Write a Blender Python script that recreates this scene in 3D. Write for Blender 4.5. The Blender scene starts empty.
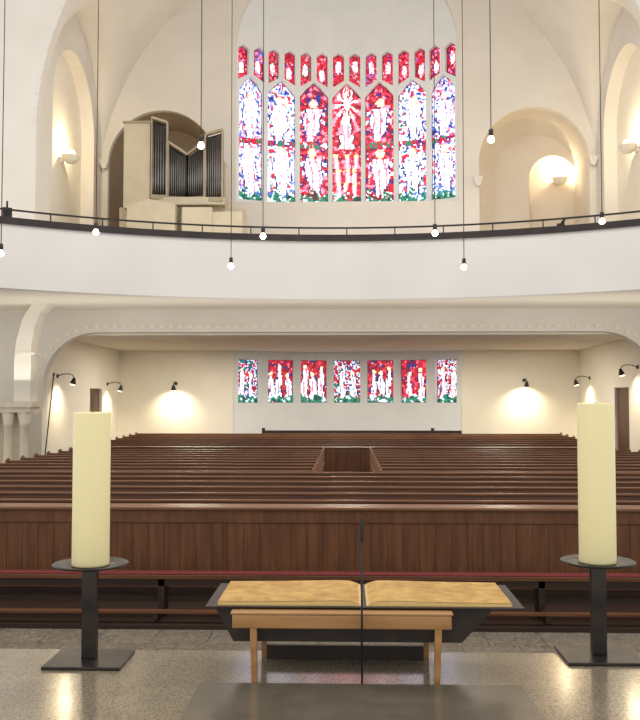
import bpy, bmesh, math, random
from mathutils import Vector, Matrix, Euler, noise
random.seed(7)
S = bpy.context.scene
C = S.collection
PI = math.pi
try:
    S.view_settings.view_transform = 'Standard'
    S.view_settings.look = 'None'
except Exception:
    pass

# ------------------------------------------------------------------ camera
F = 900.0
CAMZ = 2.15
cam_d = bpy.data.cameras.new('camera')
cam = bpy.data.objects.new('camera', cam_d)
C.objects.link(cam)
cam_d.sensor_fit = 'HORIZONTAL'
cam_d.sensor_width = 36
cam_d.lens = F / 640 * 36
cam_d.clip_start = 0.05
cam_d.clip_end = 200
cam.location = (0, 0, CAMZ)
cam.rotation_euler = (PI/2 + math.atan(40/F), 0, math.atan(27/F))
S.camera = cam
RM = Euler(cam.rotation_euler).to_matrix()
def ray(px, py):
    return RM @ Vector(((px-320)/F, -(py-360)/F, -1))
def atY(px, py, Y):
    r = ray(px, py); t = Y/r.y
    return Vector((r.x*t, Y, CAMZ + r.z*t))
def atZ(px, py, Z):
    r = ray(px, py); t = (Z-CAMZ)/r.z
    return Vector((r.x*t, r.y*t, Z))
def atX(px, py, X):
    r = ray(px, py); t = X/r.x
    return Vector((X, r.y*t, CAMZ + r.z*t))

# ------------------------------------------------------------------ materials
def lin(c):
    out = []
    for v in c:
        v /= 255.0
        out.append(v/12.92 if v <= 0.04045 else ((v+0.055)/1.055)**2.4)
    return (*out, 1.0)
def new_mat(name):
    m = bpy.data.materials.new(name); m.use_nodes = True
    return m, m.node_tree.nodes, m.node_tree.links, m.node_tree.nodes['Principled BSDF']
def mat_noise(name, c1, c2, scale=3.0, rough=0.6, stretch=(1, 1, 1), bump=0.0, metallic=0.0, detail=4, spec=0.5):
    m, N, L, B = new_mat(name)
    tc = N.new('ShaderNodeTexCoord'); mp = N.new('ShaderNodeMapping'); mp.inputs['Scale'].default_value = stretch
    no = N.new('ShaderNodeTexNoise'); no.inputs['Scale'].default_value = scale; no.inputs['Detail'].default_value = detail
    rp = N.new('ShaderNodeValToRGB')
    rp.color_ramp.elements[0].position = 0.35; rp.color_ramp.elements[1].position = 0.68
    rp.color_ramp.elements[0].color = lin(c1); rp.color_ramp.elements[1].color = lin(c2)
    L.new(tc.outputs['Object'], mp.inputs['Vector']); L.new(mp.outputs[0], no.inputs['Vector'])
    L.new(no.outputs['Fac'], rp.inputs[0]); L.new(rp.outputs[0], B.inputs['Base Color'])
    B.inputs['Roughness'].default_value = rough; B.inputs['Metallic'].default_value = metallic
    B.inputs['Specular IOR Level'].default_value = spec
    if bump:
        bp = N.new('ShaderNodeBump'); bp.inputs['Strength'].default_value = bump; bp.inputs['Distance'].default_value = 0.01
        L.new(no.outputs['Fac'], bp.inputs['Height']); L.new(bp.outputs[0], B.inputs['Normal'])
    return m
def mat_emit(name, c, s):
    m, N, L, B = new_mat(name)
    B.inputs['Base Color'].default_value = lin(c)
    B.inputs['Emission Color'].default_value = lin(c); B.inputs['Emission Strength'].default_value = s
    return m
def mat_speckle(name, base, cols, scale, rough, joints=0.0):
    m, N, L, B = new_mat(name)
    tc = N.new('ShaderNodeTexCoord')
    v = N.new('ShaderNodeTexVoronoi'); v.inputs['Scale'].default_value = scale
    sp = N.new('ShaderNodeSeparateColor')
    rp = N.new('ShaderNodeValToRGB'); rp.color_ramp.interpolation = 'CONSTANT'
    rp.color_ramp.elements[0].color = lin(base); rp.color_ramp.elements[0].position = 0
    rp.color_ramp.elements[1].color = lin(cols[0]); rp.color_ramp.elements[1].position = 0.4
    for i, c in enumerate(cols[1:]):
        e = rp.color_ramp.elements.new(0.4 + 0.6*(i+1)/len(cols)); e.color = lin(c)
    no = N.new('ShaderNodeTexNoise'); no.inputs['Scale'].default_value = 9; no.inputs['Detail'].default_value = 7
    mx = N.new('ShaderNodeMix'); mx.data_type = 'RGBA'; mx.blend_type = 'MULTIPLY'; mx.inputs[0].default_value = 0.42
    L.new(tc.outputs['Object'], v.inputs['Vector']); L.new(tc.outputs['Object'], no.inputs['Vector'])
    L.new(v.outputs['Color'], sp.inputs[0]); L.new(sp.outputs[0], rp.inputs[0])
    L.new(rp.outputs[0], mx.inputs[6]); L.new(no.outputs['Fac'], mx.inputs[7])
    out = mx.outputs[2]
    if joints:
        br = N.new('ShaderNodeTexBrick'); br.inputs['Scale'].default_value = 1.0
        br.offset = 0.5; br.inputs['Brick Width'].default_value = joints; br.inputs['Row Height'].default_value = joints
        br.inputs['Mortar Size'].default_value = 0.006
        br.inputs['Color1'].default_value = (1, 1, 1, 1); br.inputs['Color2'].default_value = (.88, .88, .88, 1)
        br.inputs['Mortar'].default_value = (.4, .4, .4, 1)
        m2 = N.new('ShaderNodeMix'); m2.data_type = 'RGBA'; m2.blend_type = 'MULTIPLY'; m2.inputs[0].default_value = 1
        L.new(tc.outputs['Object'], br.inputs['Vector'])
        L.new(out, m2.inputs[6]); L.new(br.outputs['Color'], m2.inputs[7]); out = m2.outputs[2]
    L.new(out, B.inputs['Base Color'])
    B.inputs['Roughness'].default_value = rough
    return m

M = {}
M['plaster'] = mat_noise('upper plaster', (229, 223, 214), (235, 230, 222), 0.8, 0.9)
M['plaster_niche'] = mat_noise('shaded niche plaster', (220, 210, 196), (228, 219, 206), 0.8, 0.9)  # interior shade of the right niche put into a darker plaster tone
M['plaster_cream'] = mat_noise('cream plaster', (241, 234, 217), (245, 239, 225), 0.8, 0.9)
M['plaster_white'] = mat_noise('parapet plaster', (229, 226, 222), (235, 232, 228), 0.6, 0.85)
M['plaster_dark'] = mat_noise('shadowed plaster', (158, 141, 119), (172, 155, 133), 0.8, 0.95)  # unlit look of the organ niche put into the plaster colour
M['bay'] = mat_noise('pale window stone', (234, 236, 236), (240, 241, 240), 1.2, 0.8)
M['stud'] = mat_noise('stud stone', (242, 235, 221), (246, 240, 228), 4, 0.8)
M['stone'] = mat_noise('pier stone', (230, 220, 198), (238, 229, 209), 6, 0.85, bump=0.1)
M['wood'] = mat_noise('pew wood', (84, 50, 28), (116, 74, 44), 3.0, 0.40, (0.5, 9, 9), 0.05)
M['wood_rail'] = mat_noise('pew rail wood', (104, 66, 40), (128, 86, 56), 3.0, 0.35, (0.5, 12, 12), 0.04)
M['wood_dark'] = mat_noise('dark pew wood', (36, 22, 14), (56, 35, 22), 3.0, 0.5, (0.5, 9, 9), 0.05)
M['board'] = mat_noise('board wood', (98, 59, 33), (122, 78, 46), 3.0, 0.45, (5, 5, 0.6), 0.04)
M['red'] = mat_noise('red cushion cloth', (92, 18, 20), (110, 24, 26), 20, 0.95)
M['metal'] = mat_noise('blackened steel', (50, 46, 44), (76, 70, 66), 12, 0.34, metallic=0.75)
M['black'] = mat_noise('black metal', (18, 17, 17), (30, 28, 28), 8, 0.5)
M['cord'] = mat_noise('lamp cord', (76, 68, 64), (90, 82, 76), 8, 0.6)
M['rail_black'] = mat_noise('dark rail', (34, 26, 26), (52, 40, 38), 3, 0.5)
M['altar'] = mat_speckle('polished altar stone', (155, 142, 121), [(138, 125, 106), (172, 158, 135), (120, 108, 93), (163, 150, 127)], 360, 0.13)
M['slab'] = mat_noise('grey green slab', (94, 86, 74), (108, 99, 86), 14, 0.18)
M['floor'] = mat_speckle('nave floor', (138, 127, 112), [(116, 106, 94), (156, 144, 127), (100, 92, 81)], 60, 0.4, 0.5)
M['lightwood'] = mat_noise('light oak', (160, 116, 68), (184, 138, 88), 6, 0.5, (1, 6, 6), 0.05)
M['darkcover'] = mat_noise('dark leather', (38, 27, 21), (54, 39, 29), 20, 0.5)
M['page'] = mat_noise('gilt page', (176, 130, 56), (208, 166, 86), 34, 0.6, (1, 1, 1), 0.0, detail=9)
M['page_edge'] = mat_noise('page edge', (214, 178, 108), (234, 204, 138), 60, 0.6, (1, 1, 20))
M['organ_case'] = mat_noise('organ case', (200, 188, 162), (210, 199, 174), 2, 0.6)
M['organ_dark'] = mat_noise('organ frame', (160, 146, 120), (176, 162, 136), 2, 0.5)
M['pipe'] = mat_noise('organ pipe metal', (104, 102, 100), (140, 138, 136), 2, 0.35, metallic=0.8)
M['door'] = mat_noise('brown door', (74, 46, 30), (94, 60, 40), 3, 0.5, (6, 6, 1))
M['bulb'] = mat_emit('lit bulb', (255, 240, 205), 14)
M['bulb2'] = mat_emit('lit wall bulb', (255, 226, 165), 10)
M['bowl'] = mat_noise('white bowl', (240, 232, 215), (246, 240, 226), 4, 0.6)
m, N, L, B = new_mat('pale yellow wax')
B.inputs['Base Color'].default_value = lin((255, 240, 186)); B.inputs['Roughness'].default_value = 0.45
B.inputs['Subsurface Weight'].default_value = 0.3; B.inputs['Subsurface Radius'].default_value = (0.034, 0.024, 0.012)
M['candle'] = m
m, N, L, B = new_mat('stained glass')
at = N.new('ShaderNodeVertexColor'); at.layer_name = 'Col'
L.new(at.outputs['Color'], B.inputs['Base Color']); L.new(at.outputs['Color'], B.inputs['Emission Color'])
B.inputs['Emission Strength'].default_value = 1.08; B.inputs['Roughness'].default_value = 0.4  # panes glow by emission in place of daylight from behind
M['glass'] = m

# ------------------------------------------------------------------ helpers
class MB:
    def __init__(s): s.bm = bmesh.new()
    def box(s, x0, x1, y0, y1, z0, z1):
        v = [s.bm.verts.new(p) for p in ((x0,y0,z0),(x1,y0,z0),(x1,y1,z0),(x0,y1,z0),(x0,y0,z1),(x1,y0,z1),(x1,y1,z1),(x0,y1,z1))]
        for f in ((3,2,1,0),(4,5,6,7),(0,1,5,4),(1,2,6,5),(2,3,7,6),(3,0,4,7)):
            s.bm.faces.new([v[i] for i in f])
        return s
    def hexa(s, pts):
        v = [s.bm.verts.new(p) for p in pts]
        for f in ((3,2,1,0),(4,5,6,7),(0,1,5,4),(1,2,6,5),(2,3,7,6),(3,0,4,7)):
            s.bm.faces.new([v[i] for i in f])
        return s
    def tube(s, pts, r, n=10, cap=True):
        pts = [Vector(p) for p in pts]
        rs = r if isinstance(r, (list, tuple)) else [r]*len(pts)
        rings = []
        for i, p in enumerate(pts):
            d = (pts[min(i+1, len(pts)-1)] - pts[max(i-1, 0)]).normalized()
            a = Vector((0, 0, 1)) if abs(d.z) < 0.9 else Vector((1, 0, 0))
            u = d.cross(a).normalized(); w = d.cross(u)
            rings.append([s.bm.verts.new(p + rs[i]*(math.cos(2*PI*k/n)*u + math.sin(2*PI*k/n)*w)) for k in range(n)])
        for a, b in zip(rings, rings[1:]):
            for k in range(n):
                f = s.bm.faces.new((a[k], a[(k+1) % n], b[(k+1) % n], b[k])); f.smooth = True
        if cap:
            s.bm.faces.new(rings[0]); s.bm.faces.new(rings[-1][::-1])
        return s
    def lathe(s, prof, c=(0, 0, 0), n=32):
        c = Vector(c); rings = []
        for r, z in prof:
            rings.append([s.bm.verts.new(c + Vector((max(r, 1e-4)*math.cos(2*PI*k/n), max(r, 1e-4)*math.sin(2*PI*k/n), z))) for k in range(n)])
        for a, b in zip(rings, rings[1:]):
            for k in range(n):
                f = s.bm.faces.new((a[k], a[(k+1) % n], b[(k+1) % n], b[k])); f.smooth = True
        s.bm.faces.new(rings[0][::-1]); s.bm.faces.new(rings[-1])
        return s
    def prism(s, poly, axis, t0, t1):
        def mk(a, b, t): return {'x': (t, a, b), 'y': (a, t, b), 'z': (a, b, t)}[axis]
        A = [s.bm.verts.new(mk(a, b, t0)) for a, b in poly]; B_ = [s.bm.verts.new(mk(a, b, t1)) for a, b in poly]
        n = len(poly)
        s.bm.faces.new(A); s.bm.faces.new(B_[::-1])
        for k in range(n): s.bm.faces.new((A[k], B_[k], B_[(k+1) % n], A[(k+1) % n]))
        return s
    def build(s, name, mat, parent=None, bevel=0.0):
        bmesh.ops.recalc_face_normals(s.bm, faces=s.bm.faces)
        if bevel:
            ed = [e for e in s.bm.edges if len(e.link_faces) == 2 and e.calc_face_angle() > 0.6]
            bmesh.ops.bevel(s.bm, geom=ed, offset=bevel, segments=2, affect='EDGES', profile=0.6)
        me = bpy.data.meshes.new(name); s.bm.to_mesh(me); s.bm.free()
        me.materials.append(mat)
        o = bpy.data.objects.new(name, me); C.objects.link(o)
        if parent: o.parent = parent
        return o
def tag(o, label=None, cat=None, group=None, kind=None):
    if label: o['label'] = label
    if cat: o['category'] = cat
    if group: o['group'] = group
    if kind: o['kind'] = kind
    return o
def thing(name, label, cat, loc=(0, 0, 0), rz=0, group=None):
    o = bpy.data.objects.new(name, None); C.objects.link(o); o.location = loc; o.rotation_euler = (0, 0, rz)
    o.empty_display_size = 0.1
    return tag(o, label, cat, group)
def struct(o, label=None): return tag(o, label, None, None, 'structure')
def dup(root, loc, label, rz=0, group=None):
    r = root.copy(); C.objects.link(r); r.location = loc; r.rotation_euler = (0, 0, rz)
    r['label'] = label
    if group: r['group'] = group
    for ch in list(root.children):
        c = ch.copy(); C.objects.link(c); c.parent = r
        for g in list(ch.children):
            d = g.copy(); C.objects.link(d); d.parent = c
    return r

def holed(name, outline, holes, thick, mapfn, mat, slices=(), parent=None):
    cu = bpy.data.curves.new('tmp', 'CURVE'); cu.dimensions = '2D'; cu.fill_mode = 'BOTH'; cu.extrude = thick/2
    for poly in [outline] + list(holes):
        sp = cu.splines.new('POLY'); sp.points.add(len(poly)-1)
        for i, (a, b) in enumerate(poly): sp.points[i].co = (a, b, 0, 1)
        sp.use_cyclic_u = True
    ob = bpy.data.objects.new('tmp', cu); C.objects.link(ob)
    bpy.context.view_layer.update()
    dg = bpy.context.evaluated_depsgraph_get()
    me = bpy.data.meshes.new_from_object(ob.evaluated_get(dg))
    bpy.data.objects.remove(ob); bpy.data.curves.remove(cu)
    bm = bmesh.new(); bm.from_mesh(me); bpy.data.meshes.remove(me)
    bmesh.ops.remove_doubles(bm, verts=bm.verts, dist=1e-4)
    for sx in slices:
        bmesh.ops.bisect_plane(bm, geom=bm.verts[:]+bm.edges[:]+bm.faces[:], plane_co=(sx, 0, 0), plane_no=(1, 0, 0))
    for v in bm.verts:
        a, b, c = v.co; v.co = mapfn(a, b, c + thick/2)
    bmesh.ops.recalc_face_normals(bm, faces=bm.faces)
    me = bpy.data.meshes.new(name); bm.to_mesh(me); bm.free(); me.materials.append(mat)
    for p in me.polygons: p.use_smooth = False
    o = bpy.data.objects.new(name, me); C.objects.link(o)
    if parent: o.parent = parent
    return o
def arch(cx, hw, z0, zs, n=24, rise=None):
    rise = hw if rise is None else rise
    p = [(cx-hw, z0), (cx+hw, z0)]
    for k in range(n+1):
        a = PI*k/n
        p.append((cx+hw*math.cos(a), zs+rise*math.sin(a)))
    return p

# ------------------------------------------------------------------ floor, sanctuary steps
struct(MB().box(-13, 13, -3, 31.4, -0.2, 0).build('floor', M['floor']))
st = MB()
SZ = 0.587
for k, ye in enumerate((5.4, 5.8, 6.2, 6.6)):
    st.box(-7, 7, -3, ye, 0.0 if k == 3 else SZ*(3-k)/4, SZ*(4-k)/4)
struct(st.build('floor_sanctuary', M['floor']))
struct(MB().box(-7.1, 7.1, 8.5, 15.1, 0.0, 0.04).build('floor_pew_platform', M['wood_dark']))
struct(MB().hexa([(-7.6,23.3,0),(7.6,23.3,0),(7.6,30.0,0),(-7.6,30.0,0),(-7.6,23.3,0.02),(7.6,23.3,0.02),(7.6,30.0,0.16),(-7.6,30.0,0.16)]).build('floor_rear_ramp', M['wood_dark']))

# ------------------------------------------------------------------ walls
YW = 22.4
r = 1.35; hw = 7.65; zt = 3.85
low = [(-hw, 0.0001), (hw, 0.0001)]
for k in range(13):
    a = (PI/2)*k/12; low.append((hw-r+r*math.cos(a), zt-r+r*math.sin(a)))
for k in range(13):
    a = PI/2 + (PI/2)*k/12; low.append((-hw+r+r*math.cos(a), zt-r+r*math.sin(a)))
up = arch(0, 7.9, 4.75, 9.0, 48)
outline = [(-13, 0), (-hw, 0)] + low[2:][::-1][0:] + [(hw, 0), (13, 0), (13, 18), (-13, 18)]
struct(holed('wall_gallery_arch', outline, [up], 0.35, lambda a, b, c: (a, YW+c, b), M['plaster']), 'cream cross wall with wide flat arch under the gallery and high round arch above')
sb = MB()
path = [Vector((x, z)) for x, z in [(hw, 0.4)] + low[2:] + [(-hw, 0.4)]]
def walk(path, step, off):
    out = []; acc = step/2
    for a, b in zip(path, path[1:]):
        L_ = (b-a).length
        if L_ < 1e-6: continue
        t = (b-a)/L_; n_ = Vector((t.y, -t.x))
        while acc < L_:
            out.append(a + t*acc + n_*off); acc += step
        acc -= L_
    return out
for q in walk(path, 0.235, 0.14):
    if q.y > 1.6:
        sb.box(q.x-0.05, q.x+0.05, YW-0.035, YW+0.01, q.y-0.04, q.y+0.04)
struct(sb.build('trim_1', M['stud']), 'row of small square studs along the flat arch')
rb = MB()
n = 130
for k in range(0, n, 2):
    a0, a1 = PI*k/n, PI*(k+1)/n
    q0, q1 = 7.9, 7.97
    c0, s0, c1, s1 = math.cos(a0), math.sin(a0), math.cos(a1), math.sin(a1)
    rb.hexa([(q0*c0, YW-0.03, 9+q0*s0), (q1*c0, YW-0.03, 9+q1*s0), (q1*c0, YW+0.01, 9+q1*s0), (q0*c0, YW+0.01, 9+q0*s0),
             (q0*c1, YW-0.03, 9+q0*s1), (q1*c1, YW-0.03, 9+q1*s1), (q1*c1, YW+0.01, 9+q1*s1), (q0*c1, YW+0.01, 9+q0*s1)])
struct(rb.build('trim_2', M['plaster']))

struct(MB().box(-8.0, 8.0, YW+0.35, 31.2, 3.8, 4.7).build('ceiling_under_gallery', M['plaster_cream']))
for s, nm in ((-1, 'wall_left'), (1, 'wall_right')):
    dy0, dy1 = (26.6, 27.9) if s < 0 else (24.7, 26.0)
    dz = 2.5
    o = holed(nm, [(YW+0.35, 0), (dy0, 0), (dy0, dz), (dy1, dz), (dy1, 0), (29.9, 0), (29.9, 3.8), (YW+0.35, 3.8)], [], 0.3,
              lambda a, b, c, s=s: (s*(7.65+c), a, b), M['plaster_cream'])
    struct(o)
    d = struct(MB().box(*sorted((s*7.73, s*7.79)), dy0, dy1, 0.02, dz).build('door_1' if s < 0 else 'door_2', M['door']), 'dark brown door in the side wall under the gallery')
    MB().box(*sorted((s*7.68, s*7.73)), dy0+0.1, dy0+0.16, 1.0, 1.2).build('door_handle', M['metal'], d)
    MB().box(*sorted((s*7.71, s*7.735)), dy0+0.2, dy1-0.2, 1.35, dz-0.2).box(*sorted((s*7.71, s*7.735)), dy0+0.2, dy1-0.2, 0.3, 1.15).build('door_panel', M['door'], d)
wb = MB().box(-7.95, -3.72, 29.9, 30.2, 0, 3.8).box(3.72, 7.95, 29.9, 30.2, 0, 3.8)
struct(wb.build('wall_back_lower', M['plaster_cream']))

# ------------------------------------------------------------------ stained glass
RED = (184, 16, 44); CRIM = (118, 6, 36); PINK = (238, 148, 174); WHITE = (252, 252, 255); PALE = (206, 224, 250)
BLUE = (86, 116, 206); DEEP = (38, 40, 122); GREEN = (30, 116, 90); DKG = (12, 58, 46); YEL = (246, 226, 164); BLK = (30, 14, 34); MAU = (150, 96, 176)
ROSE = (214, 70, 104)
def glass_colour(style, u, v, rnd, prm, asp):
    nz_ = 0.5 + 0.95*noise.noise(Vector((u*3.4+prm['seed'], v*asp*3.4, prm['seed']*1.7))) + rnd.uniform(-.09, .09)
    nz_ = min(.999, max(0, nz_))
    def pick(tb):
        t = sum(w for _, w in tb); x = nz_*t
        for c_, w in tb:
            x -= w
            if x <= 0: return c_
        return tb[-1][0]
    if style == 'small':
        if (u/.5)**2 + ((v-prm['a'])/.17)**2 < 1: return pick([(WHITE, 4), (PINK, 2), (PALE, 1)])
        return pick([(prm['c'], 2), (CRIM, 3), (RED, 4), (ROSE, 2), (PINK, 1)])
    if rnd.random() < .035: return WHITE if style in ('pale', 'blue', 'lowpale') else PINK
    bg = {'red': [(DEEP, 1.8), (CRIM, 2.5), (RED, 4), (ROSE, 1.4), (PINK, 1.4)], 'centre': [(CRIM, 3), (RED, 5), (ROSE, 1.6), (PINK, 1.2)],
          'pale': [(DEEP, 1.4), (BLUE, 2), (PALE, 3.4), (WHITE, 2), (GREEN, .5), (MAU, .8), (ROSE, 1), (RED, 1.6)], 'blue': [(DEEP, 2), (BLUE, 2), (PALE, 3), (WHITE, 1.4), (MAU, 1.3), (RED, 1.6), (PINK, 1)],
          'low': [(DEEP, 1.4), (CRIM, 3), (RED, 5), (ROSE, 1.4)], 'lowpale': [(GREEN, 1.4), (DEEP, 1.6), (PALE, 2), (RED, 3), (CRIM, 1.4)]}[style]
    if style in ('low', 'lowpale'):
        if v < 0.15 + 0.04*math.sin(u*5+prm['a']*20): return pick([(DKG, 3), (GREEN, 4), (PALE, 1.6)])
        for cx, top, wd in prm['figs']:
            sway = .06*math.sin(v*7+cx*5+prm['seed'])
            du = abs(u-cx-sway)
            hh = (du/0.13)**2 + ((v-top-.06)/0.05)**2
            if hh < 1: return WHITE if hh < .4 else YEL
            sh = wd*(0.75 if v > top-.05 else 1)*(1+.25*math.sin(v*17+cx*9)) + 0.16*max(0, top-v)
            if v < top and du < sh:
                f = math.sin((u-cx)*20+cx*9+v*6)
                if f > .72: return prm['c'] if rnd.random() < .6 else PINK
                return WHITE if rnd.random() < .65 else PALE
            if v < top and du < sh+.06: return BLK
        return pick(bg)
    if v < 0.05 + .02*math.sin(u*6+prm['a']*9): return pick([(DKG, 3), (GREEN, 4), (PALE, 1.6)])
    if v < 0.10 + .03*math.sin(u*5+prm['a']*19): return pick([(GREEN, 2), (WHITE, 1), (bg[1][0], 2), (DKG, 1)])
    if style == 'centre':
        yy = (v-0.84)*4.6; rr = math.hypot(u, yy); a = math.atan2(yy, u)
        if rr < 0.22: return WHITE
        if rr < 1.3 and math.sin(a*12) > 0.45: return WHITE if rr < .8 else PINK
        if 0.46 < v < 0.76:
            if (u/0.17)**2 + ((v-.735)/.03)**2 < 1: return YEL
            w_ = (0.20+.30*(0.73-v)/.27)*(1+.2*math.sin(v*70))
            if v < .72 and abs(u) < w_: return WHITE if math.sin(u*18+v*9) < .6 else PINK
            if v < .72 and abs(u) < w_+.1: return BLK
        if v < 0.46:
            for cz in (0.10, 0.21, 0.33):
                for cx in (-0.62, 0.0, 0.58):
                    cc = cx + .1*math.sin(cz*40+cx*3)
                    if ((u-cc)/0.16)**2 + ((v-cz-0.075)/0.018)**2 < 1: return YEL
                    if abs(u-cc) < 0.2*(1-(v-cz)*5) and cz-0.025 < v < cz+.06: return WHITE if abs(u-cc) < .09 else PINK
        return pick(bg)
    for cz, h, cx, lean in prm['stack']:
        t = (v-cz)/h
        if 0 <= t <= 1:
            uu = u - cx - lean*(t-.5)
            e = ((uu/0.28)**2 + ((t-0.88)/0.10)**2)
            if e < 0.35: return WHITE
            if e < 1: return YEL if rnd.random() < .8 else PINK
            wv = 0.25 + 0.32*math.sin(t*PI*0.8) + 0.08*math.sin(t*13+cz*30+uu*2)
            if t < 0.77 and abs(uu) < wv:
                fold = math.sin(uu*13 + t*5 + cz*20 + math.sin(t*9))
                if fold > 0.7: return rnd.choice([prm['c'], PALE, PALE]) if style != 'red' else rnd.choice([PINK, ROSE])
                return WHITE if rnd.random() < .75 else PALE
            if t < .77 and abs(uu) < wv+.07: return DEEP
            if 0.35 < t < 0.8 and .6 < abs(uu) < 0.88 and math.sin(t*34+abs(uu)*6) > 0: return pick([(PALE, 2), (WHITE, 1), (PINK, 1)])
    if 0.47 < v < 0.515: return pick([(GREEN, 1.5), (RED, 1.6), (DEEP, 1), (WHITE, .7)])
    return pick(bg)
def pane(name, wfn, z0, z1, uc, nx, nz, mapfn, style, seed, parent, lead=0.004, depth=.26):
    rnd = random.Random(seed)
    prm = {'seed': seed*3.37, 'a': rnd.uniform(.35, .65), 'c': rnd.choice([BLUE, GREEN, MAU, DEEP, ROSE])}
    k_ = rnd.choice([2, 2, 3])
    prm['figs'] = [(cx+rnd.uniform(-.08, .08), rnd.uniform(.56, .80), rnd.uniform(.12, .2)) for cx in ((-.42, .42) if k_ == 2 else (-.6, 0, .6))]
    prm['stack'] = [(0.05+rnd.uniform(0, .02), .41, rnd.uniform(-.12, .12), rnd.uniform(-.3, .3)), (0.52, .35+rnd.uniform(0, .03), rnd.uniform(-.12, .12), rnd.uniform(-.3, .3))]
    bm = bmesh.new(); cl = bm.loops.layers.float_color.new('Col')
    g = []
    dz = (z1-z0)/nz
    for j in range(nz+1):
        row = []
        for i in range(nx+1):
            s = -1 + 2*i/nx; z = z0 + dz*j
            w = wfn(z)
            x = s*w
            if 0 < i < nx: x += rnd.uniform(-.35, .35)*2*w/nx
            if 0 < j < nz: z += rnd.uniform(-.35, .35)*dz
            if i in (0, nx): x = s*wfn(z)
            row.append(bm.verts.new((uc+x, z, 0)))
        g.append(row)
    faces = []
    asp = (z1-z0)/(2*wfn(z0))*2
    for j in range(nz):
        for i in range(nx):
            f = bm.faces.new((g[j][i], g[j][i+1], g[j+1][i+1], g[j+1][i]))
            u = -1 + 2*(i+.5)/nx; v = (j+.5)/nz
            c_ = lin(glass_colour(style, u, v, rnd, prm, asp)); k = rnd.uniform(0.84, 1.12)
            for lp in f.loops: lp[cl] = (c_[0]*k, c_[1]*k, c_[2]*k, 1)
            faces.append(f)
    ret = bmesh.ops.inset_individual(bm, faces=faces, thickness=lead, use_even_offset=False)
    for f in ret['faces']:
        for lp in f.loops: lp[cl] = (0.03, 0.02, 0.03, 1)
    for v in bm.verts: v.co = mapfn(v.co.x, v.co.y, depth)
    me = bpy.data.meshes.new(name); bm.to_mesh(me); bm.free(); me.materials.append(M['glass'])
    o = bpy.data.objects.new(name, me); C.objects.link(o); o.parent = parent
    return o

RC = 7.2
def bend(yc):
    def f(a, b, c):
        R_ = RC + c
        return (R_*math.sin(a/RC), yc + R_*math.cos(a/RC), b)
    return f
upm = bend(29.85-RC)
lom = bend(30.9-RC)
def ztop(py, Y=29.9): return CAMZ + (400-py)*Y/F
Z0, ZSH, ZPK = ztop(203), ztop(94), ztop(79)
SM1, SM2 = ztop(52), ztop(48.5)
holes = []; specs = []
PU = 1.095
ZM = (ZSH+ZPK)/2+0.06
def hwf(i): return .42 if abs(i) == 3 else .478
def ucf(i): return i*PU - (0.04*(1 if i > 0 else -1) if abs(i) == 3 else 0)
for i in range(-3, 4):
    uc = ucf(i); hwid = hwf(i)
    holes.append([(uc-hwid, Z0), (uc+hwid, Z0), (uc+hwid, ZSH), (uc+0.22, ZM), (uc, ZPK), (uc-0.22, ZM), (uc-hwid, ZSH)])
    specs.append(('tall', uc, hwid))
SW = .185
for i in range(-3, 4):
    for s in (-1, 1):
        uc = ucf(i) + s*PU/4
        w = SW
        zin, zlow = ztop(77.3), ztop(84)
        if s > 0: lo = [(uc-w, zin), (uc+w, zlow)]
        else: lo = [(uc-w, zlow), (uc+w, zin)]
        holes.append(lo + [(uc+w, SM1), (uc, SM2), (uc-w, SM1)])
        specs.append(('small', uc, s))
sl = [i*PU/4 for i in range(-14, 15)]
struct(holed('wall_window_apse', [(-3.9, 7.9), (3.9, 7.9), (3.9, 17.8), (-3.9, 17.8)], holes, 0.36, upm, M['bay'], sl))
styles = ['blue', 'pale', 'red', 'centre', 'red', 'pale', 'blue']
wn = 0
def win_frame(name, poly, mapfn, parent, t=0.012, depth=.26):
    b = MB(); n_ = len(poly)
    cx = sum(p[0] for p in poly)/n_; cz = sum(p[1] for p in poly)/n_
    for k in range(n_):
        a = poly[k]; c_ = poly[(k+1) % n_]
        ai = (a[0]+(cx-a[0])*t/max(abs(cx-a[0]), .1), a[1]+(cz-a[1])*t/max(abs(cz-a[1]), .1))
        ci = (c_[0]+(cx-c_[0])*t/max(abs(cx-c_[0]), .1), c_[1]+(cz-c_[1])*t/max(abs(cz-c_[1]), .1))
        P8 = []
        for dpt in (depth-.02, depth+.02):
            for q in (a, c_, ci, ai): P8.append(mapfn(q[0], q[1], dpt))
        b.hexa(P8)
    return b.build(name, M['black'], parent)
ordn = ['leftmost', 'second from left', 'third from left', 'middle', 'third from right', 'second from right', 'rightmost']
for k, (h, sp) in enumerate(zip(holes, specs)):
    wn += 1
    if sp[0] == 'tall':
        w = struct(thing('window_%d' % wn, ordn[k]+' tall pointed stained glass window above the gallery', None))
        hwid = sp[2]
        def wf(z, hwid=hwid):
            if z <= ZSH: return hwid
            if z <= ZM: return hwid + (0.22-hwid)*(z-ZSH)/(ZM-ZSH)
            return 0.22*max(0.03, 1-(z-ZM)/(ZPK-ZM))
        pane('pane', wf, Z0, ZPK, sp[1], 20, 86, upm, styles[k], 11+k, w, .0035, .2)
    else:
        w = struct(thing('window_%d' % wn, 'small stained glass light in the row above the tall windows, number %d from the left' % (k-6), None))
        zb = min(h[0][1], h[1][1])
        o = pane('pane', lambda z: SW if z < SM1 else SW*max(0.05, 1-(z-SM1)/(SM2-SM1)), zb, SM2, sp[1], 7, 20, upm, 'small', 90+k, w, .003, .2)
    win_frame('window_frame', h, upm, w, depth=.2)
holes = []
LZ0, LZ1 = CAMZ-0.09, CAMZ + (400-360)*30.7/F
def lhw(i): return .38 if abs(i) == 3 else .45
for i in range(-3, 4):
    uc = i*1.14
    hwid = lhw(i)
    holes.append([(uc-hwid, LZ0), (uc+hwid, LZ0), (uc+hwid, LZ1), (uc-hwid, LZ1)])
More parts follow.
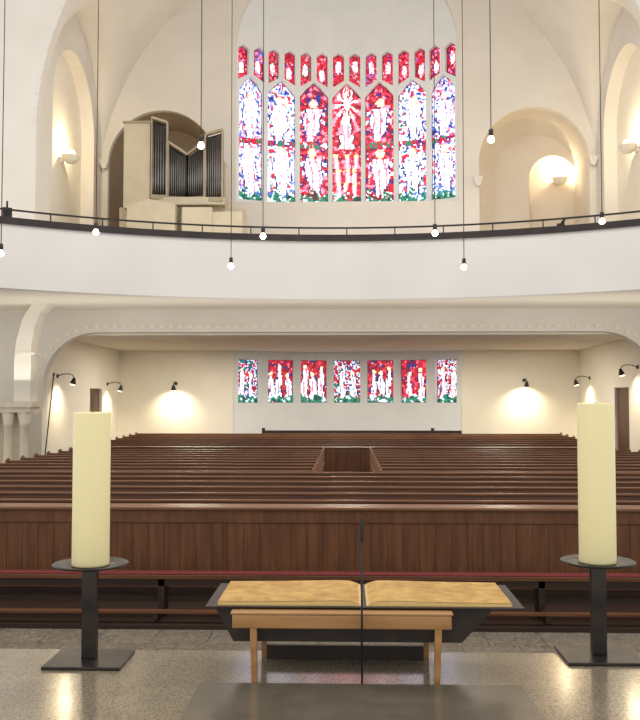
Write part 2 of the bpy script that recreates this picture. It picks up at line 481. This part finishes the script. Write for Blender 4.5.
struct(holed('wall_window_bay', [(-3.95, 0), (3.95, 0), (3.95, 3.8), (-3.95, 3.8)], holes, 0.36, lom, M['bay'], sl))
for k, h in enumerate(holes):
    wn += 1
    w = struct(thing('window_%d' % wn, ordn[k]+' rectangular stained glass window in the row under the gallery', None))
    pane('pane', lambda z, k=k: lhw(k-3), LZ0, LZ1, (k-3)*1.14, 22, 36, lom, ['lowpale', 'low', 'low', 'lowpale', 'low', 'low', 'lowpale'][k], 300+k, w, 0.003, .24)
    win_frame('window_frame', h, lom, w, depth=.24)

# ------------------------------------------------------------------ upper back wall with recess and two niches
YB = 28.8
SPR = ztop(42, YB)
reces = arch(0, 3.6, 8.55, SPR, 40)
NC = 6.02; NHW = 1.76; NS = ztop(160, YB)
nl = arch(-NC, NHW, 5.2, NS, 24); nr = arch(NC, NHW, 5.2, NS, 24)
struct(holed('wall_back_upper', [(-8.4, 4.7), (8.4, 4.7), (8.4, 18), (-8.4, 18)], [reces, nl, nr], 0.25, lambda a, b, c: (a, YB+c, b), M['plaster']))
def niche(name, rings, mat):
    bm = bmesh.new(); R_ = []
    for cx, hw_, zs, dep in rings:
        R_.append([bm.verts.new((x, YB+0.2+dep, z)) for x, z in arch(cx, hw_, 5.2, zs, 32)])
    n_ = len(R_[0])
    for A, B_ in zip(R_, R_[1:]):
        for k in range(n_):
            bm.faces.new((A[k], A[(k+1) % n_], B_[(k+1) % n_], B_[k]))
    bm.faces.new(R_[-1])
    me = bpy.data.meshes.new(name); bmesh.ops.recalc_face_normals(bm, faces=bm.faces); bm.to_mesh(me); bm.free(); me.materials.append(mat)
    o = bpy.data.objects.new(name, me); C.objects.link(o); return struct(o)
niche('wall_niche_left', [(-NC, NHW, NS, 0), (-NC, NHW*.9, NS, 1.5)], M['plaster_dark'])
niche('wall_niche_right', [(NC, NHW, NS, 0), (NC+.08, NHW*.98, NS, .9), (NC+.4, 1.4, NS-.05, 1.5), (7.02, .80, NS-.15, 1.6), (7.1, .78, NS-.15, 2.2)], M['plaster_niche'])
struct(MB().prism([(-3.62, YB+0.2), (3.62, YB+0.2)] + [upm(a, 0, 0.05)[:2] for a in [3.7, 2.8, 1.8, .8, 0, -.8, -1.8, -2.8, -3.7]], 'z', 8.3, 8.54).build('trim_4', M['bay']))
for s, nm in ((-1, 'wall_left_upper'), (1, 'wall_right_upper')):
    h = arch(25.95, 2.0, 5.4, 10.35, 30)
    o = holed(nm, [(YW+0.35, 4.7), (YB, 4.7), (YB, 14), (YW+0.35, 14)], [h], 0.4, lambda a, b, c, s=s: (s*(8.0+c), a, b), M['plaster']); struct(o)
    struct(MB().box(*sorted((s*8.4, s*8.6)), YW+0.35, YB, 4.7, 14).build(nm+'_niche', M['plaster_cream']))
bm = bmesh.new(); nx, ny = 72, 36; g = []
for j in range(ny+1):
    y = YW+0.2 + (YB-YW-0.2)*j/ny; row = []
    for i in range(nx+1):
        t = -1 + 2*i/nx; x = 8.05*math.sin(t*PI/2)
        f = 9 + math.sqrt(max(0, 8.05**2-x*x)); gg = 9 + 1.42*math.sqrt(max(0, 3.15**2-(y-25.75)**2))
        m_ = max(f, gg); d_ = abs(f-gg)
        m_ += 0.25*max(0, 1-d_/1.0)**2
        row.append(bm.verts.new((x, y, m_)))
    g.append(row)
for j in range(ny):
    for i in range(nx):
        fc = bm.faces.new((g[j][i], g[j+1][i], g[j+1][i+1], g[j][i+1])); fc.smooth = True
me = bpy.data.meshes.new('ceiling_vault'); bm.to_mesh(me); bm.free(); me.materials.append(M['plaster'])
o = bpy.data.objects.new('ceiling_vault', me); C.objects.link(o); struct(o)
struct(MB().box(-13, 13, 3, YW, 17.0, 17.2).build('ceiling', M['plaster']))
for j, x in enumerate((-7.86, 4.2, 7.86)):
    b = MB(); z = ztop(163 if abs(x) > 5 else 183, YB)
    b.prism([(x-.14, z+.2), (x+.14, z+.2), (x+.14, z+.12), (x+.06, z-.1), (x-.06, z-.1), (x-.14, z+.12)], 'y', YB-0.22, YB+0.01)
    struct(b.build('trim_%d' % (5+j), M['plaster']))

# ------------------------------------------------------------------ gallery
GR, GC = 11.9, 8.1
def arcp(r_, a): return (r_*math.sin(a), GC + r_*math.cos(a))
AM = math.radians(60); NA = 72
def arcbar(mb, r0, r1, z0, z1, a0=-AM, a1=AM, n_=NA):
    vs = []
    for k in range(n_+1):
        a = a0+(a1-a0)*k/n_
        p0, p1 = arcp(r0, a), arcp(r1, a)
        vs.append([mb.bm.verts.new((*p0, z0)), mb.bm.verts.new((*p1, z0)), mb.bm.verts.new((*p1, z1)), mb.bm.verts.new((*p0, z1))])
    for A, B_ in zip(vs, vs[1:]):
        for k in range(4):
            mb.bm.faces.new((A[k], A[(k+1) % 4], B_[(k+1) % 4], B_[k]))
    mb.bm.faces.new(vs[0]); mb.bm.faces.new(vs[-1][::-1])
b = MB(); arcbar(b, GR, GR+0.3, 4.4, 5.7); struct(b.build('wall_gallery_parapet', M['plaster_white']), 'long white curved gallery parapet')
b = MB(); arcbar(b, GR-0.04, GR+0.34, 5.7, 5.84); struct(b.build('trim_9', M['rail_black']), 'dark cap on the curved white parapet')
b = MB()
pts = [arcp(GR+0.3, -AM+2*AM*k/NA) for k in range(NA+1)]
b.prism(pts + [(pts[-1][0], YW), (pts[0][0], YW)], 'z', 4.42, 4.7)
struct(b.build('ceiling_gallery_soffit', M['plaster_cream']))
rail = thing('gallery_railing', 'thin black metal railing along the top of the curved white gallery', 'railing')
b = MB(); arcbar(b, GR+0.02, GR+0.055, 5.985, 6.02); b.build('rail', M['black'], rail)
for k in range(-11, 12):
    x, y = arcp(GR+0.037, k*0.09)
    MB().tube([(x, y, 5.84), (x, y, 5.99)], 0.014, 6).build('post', M['black'], rail)
a_ = math.asin(-6.95/12.15); x, y = arcp(12.15, a_)
t = thing('gallery_fitting', 'small black box fitting on the gallery rail at the far left', 'fitting', (x, y, 5.84), -a_)
MB().box(-.09, .09, -.05, .05, 0.0, .24).build('housing', M['black'], t)
MB().tube([(0, 0, .24), (0, 0, .38)], .02, 8).build('stem', M['black'], t)
a_ = math.asin(4.6/12.15); x, y = arcp(12.15, a_)
t = thing('gallery_clip', 'small dark clip light behind the gallery rail below the lit niche', 'lamp', (x, y, 5.84), -a_)
MB().box(-.08, .08, -.04, .04, 0, .1).build('housing', M['black'], t)
MB().tube([(0.02, 0, .1), (.08, 0, .19)], .03, 8).build('head', M['black'], t)

# ------------------------------------------------------------------ piers and brackets
for s in (-1, 1):
    side = 'left' if s < 0 else 'right'
    b = MB()
    PXo = lambda px, py: (s*abs(atY(px, py, 21.2).x), atY(px, py, 21.2).z)
    poly = [(17, 402), (17, 365), (19, 342), (25, 320), (35, 304), (48, 295), (66, 291), (66, 298), (53, 303), (43, 313), (37, 328), (34, 345), (33, 402)]
    b.prism([PXo(*q) for q in poly], 'y', 21.0, 21.5)
    b.box(*sorted((s*7.37, s*7.79)), 20.98, 21.5, 3.22, 3.28)
    struct(b.build('wall_bracket_'+side, M['stud']))
    b = MB()
    b.box(*sorted((s*7.35, s*9.2)), 20.8, 21.6, 1.98, 2.12)
    b.box(*sorted((s*7.42, s*9.2)), 20.86, 21.6, 1.86, 1.98)
    b.box(*sorted((s*7.7, s*9.2)), 21.3, 21.6, 0, 1.86)
    for xx in (7.6, 7.98, 8.36):
        b.lathe([(.15, 0), (.15, .1), (.10, .16), (.10, 1.54), (.13, 1.57), (.11, 1.62), (.17, 1.86)], (s*xx, 21.03, 0), 16)
    struct(b.build('wall_pier_'+side, M['stone']))

# ------------------------------------------------------------------ pews
def make_pew(L_, label, mids):
    t = thing('church_pew', label, 'pew')
    h = L_/2
    MB().box(-h, h, -.43, 0, .405, .45).build('seat', M['wood'], t, 0.008)
    MB().hexa([(-h, -.02, .18), (h, -.02, .18), (h, .01, .18), (-h, .01, .18), (-h, .05, .9), (h, .05, .9), (h, .08, .9), (-h, .08, .9)]).build('backrest', M['wood'], t)
    MB().box(-h, h, .03, .09, .90, .935).build('top_rail', M['wood_rail'], t, 0.012)
    MB().box(-h, h, .12, .25, .70, .72).box(-h, h, .235, .25, .72, .75).build('book_shelf', M['wood_dark'], t)
    prof = [(-.46, 0), (.12, 0), (.15, .75), (.16, .95), (.10, .98), (.0, .94), (-.06, .72), (-.2, .64), (-.44, .62), (-.47, .56)]
    for x in (-h-.04, h):
        MB().prism(prof, 'x', x, x+.04).build('pew_end', M['wood_rail'], t)
    for k in range(mids):
        x = -h + L_*(k+1)/(mids+1)
        MB().prism([(-.38, 0), (.02, 0), (.02, .405), (-.38, .405)], 'x', x-.02, x+.02).build('support', M['wood_dark'], t)
    return t
ordw = ['first', 'second', 'third', 'fourth', 'fifth', 'sixth', 'seventh', 'eighth', 'ninth']
full = None
y = 10.6
for k in range(6):
    lab = 'dark wooden pew across the full width, %s row behind the front wooden panelling' % ordw[k]
    if full is None:
        full = make_pew(13.7, lab, 5); full.location = (0, y, .04); full['group'] = 'full width pews of the front block'
    else: dup(full, (0, y, .04), lab)
    y += 0.82
half = None
y = 15.5
for k in range(9):
    for s, sd in ((-1, 'left'), (1, 'right')):
        lab = 'dark wooden pew %s of the centre aisle, %s row from the front of its block' % (sd, ordw[k])
        if half is None:
            half = make_pew(6.24, lab, 2); half.location = (s*3.72, y, 0); half['group'] = 'pews on both sides of the centre aisle'
        else: dup(half, (s*3.72, y, 0), lab)
    y += 0.83
y = 24.2
for k in range(7):
    lab = 'dark wooden pew in the rear block below the stained glass, %s row behind its panelling' % ordw[k]
    dup(full, (0, y, 0.02+0.14*(y-23.3-0.45)/6.7), lab, group='pews of the rear block')
    y += 0.82
def panel_front(label, Y, W, zb, H, step):
    t = thing('pew_front_panel', label, 'panelling', (0, Y, zb))
    b = MB(); n_ = int(2*W/step); w = 2*W/n_
    for k in range(n_):
        x = -W+k*w
        b.box(x+.003, x+w-.003, -.02, .01, .08, H-.17)
    b.box(-W, W, -.012, .04, .03, H-.03)
    b.build('boards', M['board'], t)
    MB().box(-W, W, -.04, .03, H-.17, H-.03).build('top_band', M['board'], t, .006)
    MB().box(-W-.02, W+.02, -.08, .28, H-.035, H).build('cap', M['wood_rail'], t, .014)
    MB().box(-W, W, -.05, .03, 0, .1).build('plinth', M['wood_dark'], t)
    for x in [-W + 2*W*k/10 for k in range(11)]:
        MB().box(x-.05, x+.05, -.028, 0, .1, H-.17).build('stile', M['board'], t)
    return t
panel_front('long brown vertical board panelling behind the red cushioned bench', 9.75, 6.95, .04, .96, .17)
panel_front('brown board panelling closing the far end of the centre aisle', 23.5, 6.9, .0, .93, .19)
t = thing('rear_rail', 'low dark wooden rail with two end posts below the rear windows', 'rail', (0.5, 29.65, .15))
MB().box(-3.25, 3.25, -.03, .03, .88, 1.0).build('rail', M['wood_dark'], t)
MB().box(-3.25, 3.25, -.015, .015, .1, .88).build('panel', M['wood'], t)
for x in (-3.25, 2.3): MB().box(x-.05, x+.05, -.05, .05, 0, 1.08).build('post', M['wood_dark'], t)

t = thing('front_bench', 'long low wooden bench with a thin red cushion before the panelling', 'bench', (0, 8.95, .04))
MB().box(-6, 6, -.12, .12, .36, .40).build('seat', M['wood'], t, .005)
MB().box(-6, 6, -.105, .07, .40, .410).build('cushion', M['red'], t, .004)
MB().box(-6, 6, -.10, -.07, .29, .36).build('apron', M['wood_dark'], t)
MB().box(-6, 6, -.03, .03, .13, .17).build('stretcher', M['wood_dark'], t)
MB().box(-6, 6, -.38, -.29, .09, .11).build('foot_rail', M['wood'], t)
for x in (-5.4, -3.6, -1.82, 0, 1.88, 3.7, 5.4):
    MB().box(x-.03, x+.03, -.1, .1, 0, .36).box(x-.02, x+.02, -.37, -.1, .02, .09).build('leg', M['wood_dark'], t)

t = thing('leaning_pole', 'thin dark pole leaning beside the left end of the flat arch', 'pole', (-7.50, 22.0, 0))
MB().tube([(0, 0, 0), (.18, .25, 2.75)], .016, 8).build('shaft', M['black'], t)
MB().tube([(.18, .25, 2.75), (.185, .257, 2.83)], .024, 8).build('tip', M['metal'], t)

# ------------------------------------------------------------------ lamps
def area_light(name, loc, rot, size, energy, col=(1, 1, 1), sy=None):
    l = bpy.data.lights.new(name, 'AREA'); l.size = size; l.energy = energy; l.color = col
    if sy: l.shape = 'RECTANGLE'; l.size_y = sy
    o = bpy.data.objects.new(name, l); C.objects.link(o); o.location = loc; o.rotation_euler = rot
    return o
def spot(loc, target, energy, ang, col, blend=0.8, rad=0.04):
    l = bpy.data.lights.new('lamp_light', 'SPOT'); l.energy = energy; l.spot_size = ang; l.spot_blend = blend; l.color = col; l.shadow_soft_size = rad
    o = bpy.data.objects.new('lamp_light', l); C.objects.link(o); o.location = loc
    o.rotation_euler = (Vector(target)-Vector(loc)).to_track_quat('-Z', 'Y').to_euler()
def point(loc, energy, col, rad=0.05):
    l = bpy.data.lights.new('lamp_light', 'POINT'); l.energy = energy; l.color = col; l.shadow_soft_size = rad
    o = bpy.data.objects.new('lamp_light', l); C.objects.link(o); o.location = loc
WARM = (1.0, .84, .58)
def wall_lamp(label, loc, nrm, e=85):
    n_ = Vector(nrm); rz = math.atan2(n_.y, n_.x)
    t = thing('wall_lamp', label, 'wall lamp', loc, rz, 'black arm wall lamps under the gallery')
    MB().tube([(0, 0, 0), (.03, 0, 0)], .055, 14).build('wall_plate', M['black'], t)
    MB().tube([(.03, 0, 0), (.15, 0, .05), (.30, 0, .06), (.42, 0, .02), (.46, 0, -.06)], .012, 8).build('arm', M['black'], t)
    h = MB().tube([(.46, 0, -.05), (.455, 0, -.09), (.43, 0, -.18), (.42, 0, -.22)], [.03, .045, .075, .085], 16).build('lamp_head', M['black'], t)
    MB().tube([(.42, 0, -.212), (.415, 0, -.235)], .065, 16).build('bulb', M['bulb2'], h)
    w = Vector(loc) + n_*0.42 + Vector((0, 0, -.26))
    spot(w, Vector(loc) + n_*(0.02) + Vector((0, 0, -1.0)), e, math.radians(140), WARM, 1.0)
pz = atY(176, 388, 29.9)
wall_lamp('black arm lamp on the back wall, left of the lower stained glass row', (pz.x, 29.9, 2.70), (0, -1, 0), 120)
pz = atY(524, 384, 29.9)
wall_lamp('black arm lamp on the back wall, right of the lower stained glass row', (pz.x, 29.9, 2.80), (0, -1, 0), 120)
for (px, py, s, lab) in ((57, 376, -1, 'black arm lamp on the left wall nearest the arch'), (107, 384, -1, 'black arm lamp on the left wall near the back corner'),
                         (590, 378, 1, 'black arm lamp on the right wall near the back corner'), (638, 367, 1, 'black arm lamp on the right wall nearest the arch')):
    q = atX(px, py, s*7.65)
    wall_lamp(lab, (s*7.65, q.y, q.z), (-s, 0, 0), 70)

def bowl(label, loc, nrm, e):
    n_ = Vector(nrm); rz = math.atan2(n_.y, n_.x)
    t = thing('bowl_wall_light', label, 'wall light', loc, rz)
    b = MB(); b.lathe([(.03, -.24), (.12, -.22), (.22, -.14), (.27, -.02), (.28, 0), (.25, 0), (.2, -.1), (.02, -.14)], (.29, 0, 0), 24)
    b.build('bowl', M['bowl'], t)
    MB().box(0, .08, -.06, .06, -.2, -.05).build('wall_bracket', M['bowl'], t)
    MB().lathe([(.04, -.1), (.12, -.02), (.14, .06), (.09, .14), (.01, .17)], (.29, 0, 0), 16).build('bulb', M['bulb2'], t)
    point(Vector(loc) + n_*.31 + Vector((0, 0, .30)), e, (1, .82, .54))
bowl('glowing bowl light in the tall niche on the left', (-8.4, 25.95, 9.33), (1, 0, 0), 70)
bowl('glowing bowl light in the tall niche on the right', (8.4, 25.95, 9.5), (-1, 0, 0), 70)
q = atY(558, 180, YB+2.4); bowl('glowing bowl light inside the round arched niche right of the tall windows', (q.x, YB+2.4, q.z), (0, -1, 0), 48)

def pendant(px, py, Y, label):
    p = atY(px, py, Y)
    t = thing('pendant_lamp', label, 'pendant lamp', (p.x, Y, p.z), 0, 'bare bulb pendants on long cables')
    MB().tube([(0, 0, .13), (0, 0, 17.0-p.z)], .008, 6).build('cable', M['cord'], t)
    MB().lathe([(.015, .13), (.034, .12), (.036, .02), (.033, .012)], (0, 0, 0), 14).build('socket', M['black'], t)
    MB().lathe([(.022, .02), (.036, .0), (.053, -.037), (.049, -.068), (.028, -.09), (.005, -.095)], (0, 0, 0), 16).build('bulb', M['bulb'], t)
    MB().lathe([(.07, 0), (.06, -.06), (.02, -.08)], (0, 0, 17.0-p.z), 12).build('ceiling_rose', M['black'], t)
for px, py, Y, lab in ((1, 251, 15, 'bulb pendant cut by the left edge of the picture'),
    (96, 230, 16, 'bulb pendant hanging below the organ case, before the left parapet'),
    (201, 143, 14, 'bulb pendant hanging high in front of the organ pipes'),
    (231, 264, 17, 'low bulb pendant before the white parapet, left of the tall windows'),
    (263, 234, 16, 'bulb pendant at parapet cap height below the second tall window'),
    (435, 231, 16, 'bulb pendant at parapet cap height below the last tall window'),
    (464, 265, 17, 'low bulb pendant before the white parapet, right of the tall windows'),
    (491, 137, 14, 'bulb pendant hanging high beside the round arched niche'),
    (602, 219, 16, 'bulb pendant before the right parapet near the picture edge')):
    pendant(px, py, Y, lab)

# ------------------------------------------------------------------ organ
OY = 25.8
k_ = OY/F
def ox(px): return (px-347)*k_
def oz(py): return CAMZ+(400-py)*k_
org = thing('pipe_organ', 'small pipe organ with cream case and grey pipes standing in the left gallery arch', 'organ', (ox(170), OY, 4.7))
B0 = Vector((ox(170), OY, 4.7))
def ob(x0, x1, y0, y1, z0, z1): return MB().box(ox(x0)-B0.x, ox(x1)-B0.x, y0-OY, y1-OY, z0-4.7, z1-4.7)
ob(120, 147, OY, OY+1.5, oz(205), oz(118)).build('side_case', M['organ_case'], org)
ob(119, 149, OY-.05, OY+1.55, oz(118), oz(116)).build('case_cornice', M['organ_dark'], org)
ob(113, 240, OY+.35, OY+1.5, 4.7, oz(202)).build('base_case', M['organ_case'], org)
b = MB(); b.prism([(ox(128)-B0.x, 0), (ox(176)-B0.x, 0), (ox(176)-B0.x, oz(205)-4.7), (ox(150)-B0.x, oz(200)-4.7), (ox(128)-B0.x, oz(206)-4.7)], 'y', -.5, .34)
b.build('console', M['organ_case'], org)
ob(182, 212, OY-.3, OY+.34, 4.7, oz(207)).build('wind_chest', M['organ_case'], org)
ob(212, 242, OY-.2, OY+.34, 4.7, oz(211)).build('wind_chest', M['organ_case'], org)
def flat(x0, x1, yf0, yf1, zb, t0, t1, npipe):
    X0, X1 = ox(x0)-B0.x, ox(x1)-B0.x; Y0, Y1 = yf0-OY, yf1-OY
    zb = oz(zb)-4.7; T0 = oz(t0)-4.7; T1 = oz(t1)-4.7
    f = MB()
    for X, Y_, T in ((X0, Y0, T0), (X1, Y1, T1)): f.box(X-.022, X+.022, Y_-.05, Y_+.05, zb-.1, T+.06)
    f.hexa([(X0, Y0-.06, T0), (X1, Y1-.06, T1), (X1, Y1+.08, T1), (X0, Y0+.08, T0), (X0, Y0-.06, T0+.07), (X1, Y1-.06, T1+.07), (X1, Y1+.08, T1+.07), (X0, Y0+.08, T0+.07)])
    f.hexa([(X0, Y0-.06, zb-.12), (X1, Y1-.06, zb-.12), (X1, Y1+.08, zb-.12), (X0, Y0+.08, zb-.12), (X0, Y0-.06, zb), (X1, Y1-.06, zb), (X1, Y1+.08, zb), (X0, Y0+.08, zb)])
    f.build('pipe_frame', M['organ_dark'], org)
    MB().hexa([(X0, Y0+.2, zb), (X1, Y1+.2, zb), (X1, Y1+.3, zb), (X0, Y0+.3, zb), (X0, Y0+.2, T0), (X1, Y1+.2, T1), (X1, Y1+.3, T1), (X0, Y0+.3, T0)]).build('back_panel', M['darkcover'], org)
    for i in range(npipe):
        u = (i+.5)/npipe
        X = X0+(X1-X0)*u; Y_ = Y0+(Y1-Y0)*u; T = T0+(T1-T0)*u - .04 - .14*abs(math.sin(u*PI))*0.6
        r_ = abs(X1-X0)/npipe*.44
        MB().tube([(X, Y_, zb), (X, Y_, zb+.35), (X, Y_, zb+.4), (X, Y_, T)], [r_*.3, r_*.9, r_, r_], 10).build('pipe', M['pipe'], org)
flat(149, 164, OY-.02, OY+.08, 192, 114, 118, 6)
flat(165, 184, OY+.10, OY+.2, 193, 138, 150, 9)
flat(184, 202, OY+.2, OY+.1, 193, 150, 138, 8)
flat(203, 221, OY+.08, OY-.02, 195, 131, 127, 8)
ob(163, 222, OY+.5, OY+1.3, oz(202), oz(153)).build('rear_case', M['organ_case'], org)
ob(148, 223, OY+.0, OY+.3, oz(202), oz(194.5)).build('plinth_board', M['organ_case'], org)

# ------------------------------------------------------------------ altar
AZ = 1.587
al = thing('altar', 'polished speckled stone altar table in the foreground', 'altar', (0, 1.45, SZ))
MB().box(-1.7, 1.7, -.6, .60, .90, 1.0).build('altar_top', M['altar'], al, .006)
MB().box(-1.4, 1.4, -.42, .40, .0, .90).build('altar_block', M['altar'], al)
s0, s1 = atZ(200, 684, AZ), atZ(517, 681, AZ)
sl_ = MB().box(s0.x, s1.x, 1.3, 1.785, 0, .010).build('stone_slab', M['slab'], None, .002)
sl_.location = (0, 0, AZ)
tag(sl_, 'thin smooth grey brown slab lying on the altar before the book stand', 'slab')

for px, py, ct, lab in ((89.5, 661, 412, 'left'), (599, 657, 403, 'right')):
    p = atZ(px, py, AZ)
    t = thing('candlestick', 'dark metal candlestick with square base and round dish, %s of the book' % lab, 'candlestick', p, 0, 'candlesticks on the altar')
    MB().box(-.083, .083, -.07, .07, 0, .007).build('base_plate', M['metal'], t, .002)
    MB().box(-.016, .016, -.010, .010, .007, .20).build('stem', M['metal'], t, .002)
    MB().lathe([(.02, .196), (.045, .199), (.078, .2055), (.081, .209), (.079, .2105), (.05, .2055), (.0, .204)], (0, 0, 0), 48).build('drip_dish', M['metal'], t)
    hgt = (atY(px, ct, p.y).z - AZ) - .2055
    c_ = thing('pillar_candle', 'thick pale yellow pillar candle standing on the %s candlestick' % lab, 'candle', p + Vector((0, 0, .2055)), 0, 'pillar candles on the altar')
    MB().lathe([(.039, 0), (.040, .004), (.040, hgt-.004), (.0385, hgt), (.034, hgt-.001), (.012, hgt-.006), (.0, hgt-.007)], (0, 0, 0), 48).build('wax', M['candle'], c_)
    MB().tube([(0, 0, hgt-.008), (0.001, 0, hgt+.002)], .0012, 6).build('wick', M['black'], c_)

t = thing('book_stand', 'low wooden book stand with light oak rail and legs on the altar', 'book stand', (-.005, 1.91, AZ))
MB().box(-.225, .212, -.10, -.085, .108, .135).box(-.225, .212, .085, .1, .108, .135).build('rail', M['lightwood'], t, .003)
MB().box(-.228, .215, -.101, .12, .135, .140).build('top_board', M['lightwood'], t, .002)
for x, y_ in ((-.183, -.092), (.186, -.092), (-.18, .092), (.18, .092)):
    s = 1 if x > 0 else -1
    MB().hexa([(x-.006-s*.003, y_-.006, 0), (x+.006-s*.003, y_-.006, 0), (x+.006-s*.003, y_+.006, 0), (x-.006-s*.003, y_+.006, 0),
               (x-.007, y_-.007, .12), (x+.007, y_-.007, .12), (x+.007, y_+.007, .12), (x-.007, y_+.007, .12)]).build('leg', M['lightwood'], t, .0015)
MB().prism([(-.228, .07), (.238, .07), (.300, .136), (.315, .1425), (-.275, .1425), (-.265, .136)], 'y', -.05, .11).build('cradle', M['darkcover'], t)
MB().box(-.17, .17, .07, .08, .0, .03).build('stretcher', M['darkcover'], t)
bk = thing('open_book', 'large open book with golden yellow pages lying on the book stand', 'book', (.034, 1.95, AZ+.143))
MB().box(-.322, .322, -.114, .114, 0, .003).build('cover', M['darkcover'], bk, .001)
for s in (-1, 1):
    prof = [(s*.004, .003), (s*.297, .003), (s*.298, .0095), (s*.20, .0105), (s*.12, .0118), (s*.06, .0132), (s*.03, .0125), (s*.010, .0065)]
    b = MB().prism([(x, z-.0005) for x, z in prof], 'y', -.105, .105)
    pg = b.build('page_block', M['page_edge'], bk)
    top = MB(); pr = prof[2:]
    vs = [[top.bm.verts.new((a[0], y_, a[1]+.0004)) for a in pr] for y_ in (-.1045, 0, .1045)]
    for A, B_ in zip(vs, vs[1:]):
        for k in range(len(pr)-1):
            f = top.bm.faces.new((A[k], A[k+1], B_[k+1], B_[k])); f.smooth = True
    top.build('page', M['page'], pg)
mx_ = atY(362, 680, 1.797).x
mc = thing('gooseneck_microphone', 'thin black gooseneck microphone standing upright before the open book', 'microphone', (mx_, 1.797, AZ))
topz = atY(362, 517, 1.797).z - AZ
MB().lathe([(.005, 0), (.005, .004), (.003, .006), (.002, .007)], (0, 0, 0), 20).build('base', M['black'], mc)
MB().tube([(0, 0, .005), (0, 0, topz-.05)], .002, 8).build('stem', M['black'], mc)
MB().tube([(0, 0, topz-.05), (0, 0, topz-.046), (0, 0, topz-.004), (0, 0, topz)], [.0022, .0034, .0034, .002], 12).build('capsule', M['black'], mc)

# ------------------------------------------------------------------ light
w = bpy.data.worlds.new('world'); S.world = w; w.use_nodes = True
bg = w.node_tree.nodes['Background']; bg.inputs[0].default_value = lin((250, 248, 245)); bg.inputs[1].default_value = 1.1
area_light('nave_fill', (0, 12, 16.5), (0, 0, 0), 7, 1350, (1, .96, .91))  # added overhead fill for the nave, belongs to no fixture
area_light('gallery_fill', (0, 23.5, 5.4), (math.radians(165), 0, 0), 10, 80, (1, .97, .94), 2)  # added upward fill that brightens the vault above the gallery
area_light('soffit_fill', (0, 20.2, 2.6), (math.radians(180), 0, 0), 17, 130, (1, .95, .87), 1.5)  # unseen uplight added to lift the gallery underside
for x in (-4.5, 0, 4.5):
    l = area_light('under_gallery_fill', (x, 26.5, 3.75), (0, 0, 0), 1.2, 165, (1, .93, .79))  # added fill under the gallery ceiling, separate from the wall lamps
